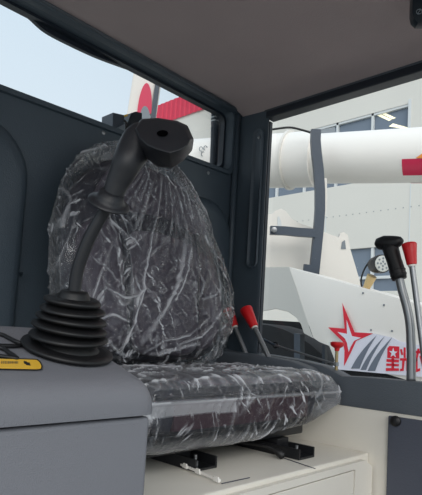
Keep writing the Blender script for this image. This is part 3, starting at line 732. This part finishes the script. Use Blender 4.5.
# machine tube (long white barrel)
A = dep(600, 148, 2.45); A = dep(470, 153.5, 3.35); B = dep(317, 159, 3.93); Bz = dep(150, 166, 4.75)
tdir = (A - B).normalized()
auger = thing('unloading_tube', B, 'long white horizontal machine tube with red and orange decals, seen through side window', 'tube')
mk('tube_body', tube([A + tdir * 1.5, A, B], 0.182, 48), 'white', auger, smooth=True)
mk('tube_socket', tube([B, B.lerp(Bz, 0.02), dep(289, 160.5, 4.06), Bz, Bz + (Bz - B).normalized()], 0.208, 48), 'white', auger, smooth=True)
d2 = (Bz - B).normalized(); fp = dep(289, 160.5, 4.06)
mk('flange', lathe(fp - d2 * 0.03, d2, [(0.01, 0.205), (0.01, 0.226), (0.028, 0.226), (0.028, 0.205)], 48), 'whitesh', auger, smooth=True)
ax1 = tdir; upv = (Vector((0, 0, 1)) - ax1 * ax1.z).normalized(); out = ax1.cross(upv).normalized()
if out.dot(-FWD) < 0: out = -out
def cyl(s, ang, r=0.1835): return B + ax1 * s + (out * math.cos(ang) + upv * math.sin(ang)) * r
def px_s(px):       # distance along the tube under a picture column
    lo, hi = -1, 3
    for _ in range(40):
        mid = (lo + hi) / 2; p = B + ax1 * mid + out * 0.18; d = p.dot(FWD)
        if W / 2 + F * p.dot(RIGHT) / d < px: lo = mid
        else: hi = mid
    return lo
def decal(name, s0, s1, a0, a1, m, skew=0):
    bm = NB(); n1 = 10
    loops = [[cyl(s0 if i == 0 else s1, a0 + (a1 - a0) * j / n1) for j in range(n1 + 1)] for i in (0, 1)]
    loops = [[cyl(s, a0 + (a1 - a0) * j / n1, 0.1845) for j in range(n1 + 1)] for s in (s0, s1)]
    return mk(name, loopstrip(loops, closed=False), m, auger, smooth='all', recalc=False)
s403 = px_s(403)
decal('red_decal', s403, s403 + 0.9, math.radians(-62), math.radians(-25), 'crimson')
decal('red_decal', px_s(407), s403 + 0.9, math.radians(-108), math.radians(-98), 'crimson')
bm = NB(); sA = px_s(416); stp = []
cs, ca = sA + 0.14, 0.05
for i in range(10):
    a = math.pi + 2 * math.pi * i / 10 + 0.25; r = 0.14 if i % 2 == 0 else 0.055
    stp.append((cs + r * math.cos(a), (r * math.sin(a)) / 0.18 - 0.22))
vs = [bm.verts.new(cyl(s, a, 0.187)) for s, a in stp]; cv = bm.verts.new(cyl(cs, -0.22, 0.187))
for i in range(10): bm.faces.new((cv, vs[i], vs[(i + 1) % 10]))
mk('orange_star', bm, 'orange', auger)
# faint round mark on the tube socket seen through the rear window
bm = NB()
for cxp, cyp in ((201, 149), (205.5, 148), (203, 154), (207.5, 155)):
    c = dep(cxp, cyp, 4.22)
    tube([c + RIGHT * 0.014 * math.cos(a) + UP * 0.018 * math.sin(a) for a in [2 * math.pi * i / 12 for i in range(11)]], 0.003, 5, bm=bm)
mk('printed_mark', bm, 'faint', auger)

# black bracket post and strap
XB = 2.6
mach = thing('parked_machine', (XB + 0.4, 1.6, -HZ), 'white machine body with black chassis and slate bracket posts beyond the side window', 'machine')
post = mach
def ribbon(pix, w, th, d, m='greymet', name='post_bar', par=post):
    L = []
    c = [dep(px, py, d) for px, py in pix]; b = NB(); n1 = len(c); wu = w * d / F / 2
    R = []
    for i, p in enumerate(c):
        t = (c[min(i + 1, n1 - 1)] - c[max(i - 1, 0)]).normalized(); s_ = t.cross(FWD).normalized() * wu
        R.append([p - s_ , p + s_, p + s_ + FWD * th, p - s_ + FWD * th])
    return mk(name, (lambda bb: (bb.verts.ensure_lookup_table(), bb.faces.new([bb.verts[i] for i in (3, 2, 1, 0)]), bb.faces.new([bb.verts[len(R) * 4 - 4 + i] for i in range(4)]), bb)[3])(loopstrip(R)), m, par)
ribbon([(316.5, 129), (316, 140), (317, 152), (319, 168), (320.5, 190), (320.5, 210), (319, 230), (317, 250), (314.5, 274)], 9.5, 0.05, 3.55)
ribbon([(270.5, 230), (285, 230.5), (300, 232), (316, 233)], 8.5, 0.05, 3.53, name='cross_arm')
ribbon([(304, 268.5), (316, 270)], 9, 0.04, 3.5, name='foot_plate')
ribbon([(325, 178), (325, 200), (324, 216)], 4, 0.03, 3.62, m='whitesh', name='side_plate')
mk('arm_bolt', lathe(dep(274, 230, 3.525), -FWD, [(0, 0.02), (0.02, 0.018), (0.022, 0.008)], 10), 'steel', post, smooth=True)
mk('hose', tube(smoothpath([dep(*p, 3.7) for p in ((262, 131), (275, 129), (290, 127.5), (302, 130), (312, 133))], 5), 0.008, 8), 'rubber', post, smooth='all')
br = auger
mk('clamp_plate', prism([dep(x, y, 3.95) for x, y in ((319, 130), (335, 127), (336, 133.5), (320, 134))], FWD * 0.08, 0.004), 'faint', br)

# white body plates of the machine beside
XB = 2.6
def onx(x, pix): return [at(0, x, *p) for p in pix]
plate = mach
pp = [(240, 196), (262, 214), (272, 214), (275, 211), (281, 208.5), (286, 211), (291, 218), (299, 223), (316, 229), (323, 231.5), (339, 237.5), (340.5, 233), (344, 232), (348, 235), (350, 248), (356, 268), (361, 285), (366, 300), (240, 300)]
mk('plate', prism([dep(*p, 3.75) for p in pp], FWD * 0.06), 'whitesh', plate)
mk('lug_hole', prism([dep(*p, 3.745) for p in ((277.5, 217), (279, 216), (281, 221), (282, 228), (277.5, 228))], FWD * 0.004), 'frame', plate)
mk('lug_hole', prism([dep(*p, 3.745) for p in ((342, 242), (345, 240), (346, 249), (341, 249))], FWD * 0.004), 'faint', plate)

bodyA = mach
pa_ = [(289, 267), (320, 276), (349, 284), (385, 294), (422, 305), (470, 320), (620, 360), (620, 470), (470, 400), (380, 372), (335, 362), (329, 346), (319, 342), (313, 338)]
hood = mk('hood_side', prism(onx(XB, pa_), (0.5, 0, 0), 0.006), 'white', bodyA, smooth=True)
fA, fB, fC = at(0, XB, 289, 267), at(0, XB, 313, 338), at(0, XB + 0.22, 262, 290)
fN = (fB - fA).cross(fC - fA)
def onf(px, py):
    r = ray(px, py); return r * (fA.dot(fN) / r.dot(fN))
f1 = [fA, fB] + [onf(*p) for p in ((304, 333), (301, 324), (296, 317), (288, 311.5), (276, 308.5), (262, 311), (245, 316), (245, 268), (262, 267.5))]
bm = NB(); vs = [bm.verts.new(p) for p in f1]; vb = [bm.verts.new(p + Vector((0.03, 0.02, 0))) for p in f1]
bm.faces.new(vs); bm.faces.new(vb[::-1])
for i in range(len(vs)): bm.faces.new((vs[i], vb[i], vb[(i + 1) % len(vs)], vs[(i + 1) % len(vs)]))
bmesh.ops.triangulate(bm, faces=[f for f in bm.faces if len(f.verts) > 4])
mk('wheel_arch_panel', bm, 'whitesh', bodyA)
for p in ((363, 293), (384, 305), (371, 330), (392, 331), (405, 306)):
    mk('bolt', lathe(at(0, XB - 0.001, *p), (-1, 0, 0), [(0, 0.006), (0.004, 0.004)], 8), 'faint', hood)
# wheel in the dark arch
wc = at(0, XB + 0.75, 262, 372); wtop = wc.z + 0.385; WR = (wtop + HZ) / 2; wc = Vector((wc.x, wc.y, wtop - WR))
wh = mach
wheel_o = mk('wheel', lathe(wc - Vector((0.14, 0, 0)), (1, 0, 0), [(0, WR * 0.55), (0, WR - 0.06), (0.03, WR - 0.01), (0.1, WR), (0.2, WR), (0.3, WR), (0.36, WR - 0.02), (0.4, WR - 0.08), (0.4, WR * 0.55)], 48), 'tyre', wh, smooth=True)
mk('hub', lathe(wc - Vector((0.16, 0, 0)), (1, 0, 0), [(0, 0.04), (0, WR * 0.3), (0.05, WR * 0.56), (0.3, WR * 0.56)], 32), 'tyre', wheel_o, smooth=True)
ch = mach
mk('side_beam', prism(onx(XB + 0.02, ((262, 362), (335, 366), (480, 382), (480, 440), (262, 440))), (0.3, 0, 0)), 'tyre', ch)
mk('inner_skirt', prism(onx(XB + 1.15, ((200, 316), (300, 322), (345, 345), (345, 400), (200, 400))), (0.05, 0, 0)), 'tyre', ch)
mk('upright', prism(onx(XB + 0.05, ((294, 333), (300, 334), (300, 372), (294, 371))), (0.05, 0, 0)), 'greymet', ch)
mk('upright', prism(onx(XB + 0.3, ((322, 345), (325, 345), (325, 370), (322, 370))), (0.03, 0, 0)), 'greymet', ch)

# banner with star, stripes and characters, hung on the hood
XN = XB - 0.012
bn = thing('banner', at(0, XN, 380, 372), 'white banner with red star, grey stripes and red characters on white hood', 'banner')
bp_ = [(346, 331), (373, 333.5), (392, 337.5), (400, 341.5), (430, 347), (500, 359), (500, 388), (422, 377), (366, 372), (332, 369), (338, 350)]
mk('banner_sheet', prism(onx(XN, bp_), (0.008, 0, 0)), 'banner', bn)
star_o = [(342.2, 303), (357.3, 334.3 - 2.5), (373, 333.4), (356, 341.8), (354, 346), (345.4, 365.5), (346.5, 349), (343.5, 341), (328, 327.3), (343.8, 328.6)]
star_o = [(342.2, 303), (354.5, 332.2), (373, 333.4), (356, 341), (351, 352), (344, 366), (344.5, 351), (343, 342), (328, 327.3), (344.6, 328.6)]
mk('star_border', prism(onx(XN - 0.002, star_o), (0.0015, 0, 0)), 'bred', bn)
star_i = [(346.5, 320), (351.8, 336), (361, 337.8), (354, 340.8), (350.5, 347), (348.6, 352), (347, 343), (344.8, 338.5), (337.5, 332), (347, 333.8)]
mk('star_centre', prism(onx(XN - 0.004, star_i), (0.0015, 0, 0)), 'banner', bn)
for (tx, ty, b0x, b1x, by) in ((376.5, 335.5, 351, 359.5, 368.6), (384.5, 336.3, 360.5, 366, 370), (392, 337.5, 367.5, 375, 371)):
    left = []; right = []
    for i in range(9):
        t = i / 8; y = by + (ty - by) * t; e = t ** 1.7
        left.append((b0x + (tx - b0x) * (0.6 * t + 0.4 * t * t), y)); right.append((b1x + (tx - b1x) * (0.70 * t + 0.30 * t * t), y))
    mk('stripe', prism(onx(XN - 0.002, left + right[::-1]), (0.0015, 0, 0)), 'bgrey', bn)
def stroke(bm, pts, x=XN - 0.002): prism(onx(x, pts), (0.0015, 0, 0), bm=bm)
def skew(x, y): return (x, y + (x - 386) * 0.10)
def st(bm, *pts): stroke(bm, [skew(*p) for p in pts])
bm = NB()   # first character: box (with star in it) over three bars and an upright
st(bm, (387.2, 357.8), (387.4, 348), (389.5, 345.6), (399.2, 345.2), (399.2, 357.4))
st(bm, (386.4, 359), (398.8, 358.4), (398.8, 361.2), (386.4, 361.8)); st(bm, (386.2, 363.4), (398.8, 362.8), (398.8, 365), (386.2, 365.8))
st(bm, (385.8, 368), (398.8, 367), (398.8, 369.6), (385.8, 371)); st(bm, (391.4, 357), (394, 357), (394, 369), (391.4, 369.5))
mk('lettering', bm, 'bred', bn)
sp5 = []
for i in range(10):
    a_ = -math.pi / 2 + math.pi * i / 5; r_ = 5.2 if i % 2 == 0 else 2.1
    sp5.append(skew(393.2 + r_ * 0.85 * math.cos(a_), 352.2 + r_ * math.sin(a_)))
mk('lettering_star', prism(onx(XN - 0.0035, sp5), (0.001, 0, 0)), 'banner', bn)
bm = NB()   # second character
st(bm, (403.6, 345.6), (405.6, 345.6), (405.6, 356), (403.6, 356)); st(bm, (400, 348), (401.8, 347.4), (403, 353), (401.4, 353.6)); st(bm, (408.6, 347.2), (410.4, 347.8), (408.4, 353.6), (406.8, 353))
st(bm, (400, 356.8), (410.4, 355.8), (410.4, 358.4), (400, 359.2)); st(bm, (402.2, 358.8), (404.6, 358.6), (403.6, 369), (400, 369.8), (400, 367.4), (401.8, 367))
st(bm, (406.2, 358.4), (408.6, 358.2), (408.6, 366), (411, 366), (411, 368.6), (406.2, 368.8))
mk('lettering', bm, 'bred', bn)
bm = NB()   # third character
st(bm, (413.6, 348), (424.4, 346.8), (424.4, 349.4), (413.6, 350.6)); st(bm, (417.4, 345.4), (419.6, 345.4), (417, 358), (413.6, 362), (413, 359.4), (415.4, 356.5))
st(bm, (415.4, 356), (417.6, 355), (417.6, 366), (420, 364.6), (420, 367.4), (415.4, 369.6)); st(bm, (419.4, 352.5), (421.4, 352), (425.4, 365), (423.4, 367.4)); st(bm, (422.6, 354.4), (425, 352.4), (425.6, 354), (422.6, 357))
mk('lettering', bm, 'bred', bn)

# work lamp
wl = thing('work_lamp', at(0, 2.75, 378, 285), 'small black work lamp with round LED face on the white hood', 'lamp')
lc = at(0, 2.7, 381, 264)
mk('housing', lathe(lc, Vector((-0.62, -0.78, -0.05)), [(-0.09, 0.030), (-0.07, 0.045), (0.0, 0.052), (0.02, 0.050)], 24), 'rubber', wl, smooth=True)
la = Vector((-0.62, -0.78, -0.05)).normalized()
mk('lens', lathe(lc + la * 0.0205, la, [(0, 0.045), (0.003, 0.043), (0.004, 0.02)], 24), 'led', wl, smooth=True)
bm = NB(); uu = la.cross(Vector((0, 0, 1))).normalized(); vv = la.cross(uu)
for r, n1 in ((0.012, 4), (0.030, 8)):
    for i in range(n1):
        a = 2 * math.pi * i / n1; lathe(lc + la * 0.024 + (uu * math.cos(a) + vv * math.sin(a)) * r, la, [(0, 0.006), (0.003, 0.005)], 8, bm=bm)
mk('led_cells', bm, 'faint', wl)
mk('bracket', tube([at(0, 2.72, 372, 276), at(0, 2.74, 365, 291)], [0.028, 0.018], 12), 'tan', wl, smooth=True)
mk('cable', tube(smoothpath([at(0, 2.74, *p) for p in ((369, 262), (364, 270), (361, 280), (362, 288))], 5), 0.005, 8), 'rubber', wl, smooth='all')

# leaning white column outside the rear window
colm = thing('white_column', dep(140, 150, 3.2), 'leaning white machine column with a red oval, outside the rear window', 'column')
mk('column_body', prism([dep(*p, 3.2) for p in ((119, 175), (126, 118), (136, 55), (139, 30), (163, 30), (158.5, 62), (150, 118), (143, 175))], FWD * 0.25, 0.01), 'whitesh', colm)
mk('edge_strip', prism([dep(*p, 3.18) for p in ((143, 175), (150.5, 118), (158.5, 62), (162, 62), (155, 118), (148, 175))], FWD * 0.03), 'greymet', colm)
ov = [dep(144.2 + (7.2 * math.cos(t)) - 0.10 * (-math.sin(t) * 24), 114 - 31 * math.sin(t), 3.185) for t in [math.pi * i / 20 for i in range(21)]]
mk('red_oval', prism(ov, FWD * 0.012), 'crimson', colm)
ov = [dep(145 + (5.5 * math.cos(t)), 122 - 16 * math.sin(t), 3.175) for t in [math.pi * i / 20 for i in range(21)]]
mk('grey_oval', prism(ov, FWD * 0.008), 'faint', colm)

# black boxes outside at the rear window's lower edge
eb = thing('electrical_box', at(1, YR + 0.14, 114, 134), 'black box standing outside the lower edge of the rear window', 'box')
def q4(y, pix, th, m, name, par, bv=0.001): return mk(name, prism([at(1, y, *p) for p in pix], (0, th, 0), bv), m, par)
q4(YR + 0.08, ((113, 112.5), (124, 115), (125, 140), (112.5, 140)), 0.07, 'greymet', 'box_shell', eb)
jn_ = thing('junction_block', at(1, YR + 0.14, 130, 134), 'dark wired junction block beside black box outside rear window', 'box')
q4(YR + 0.08, ((131, 113), (136, 111.5), (142, 113), (142, 140), (128, 140), (128, 122)), 0.06, 'device', 'block', jn_)
q4(YR + 0.07, ((119, 127), (125, 124), (126, 138), (119, 138)), 0.03, 'faint', 'connector', jn_)
q4(YR + 0.07, ((125.5, 114.5), (128, 113.8), (128, 116), (126, 116.5)), 0.012, 'yellow', 'connector', jn_)
mk('cable', tube(smoothpath([at(1, YR + 0.072, *p) for p in ((124, 120), (127, 124), (126, 130), (130, 136))], 5), 0.004, 8), 'rubber', jn_, smooth='all')
# vertical hose outside right edge of the rear window
hs_ = thing('vertical_hose', at(1, YR + 0.11, 213, 190), 'black vertical hose with pale bands outside right edge of rear window', 'hose')
mk('hose_body', tube([at(1, YR + 0.11, 213, 190), at(1, YR + 0.11, 215, 140), at(1, YR + 0.11, 216, 100)], 0.020, 16), 'trimblk', hs_, smooth=True)
for yv in (119, 122.5): mk('hose_band', lathe(at(1, YR + 0.11, 215.5, yv), (0, 0, 1), [(0, 0.0215), (0.006, 0.0215)], 16), 'frame', hs_, smooth=True)
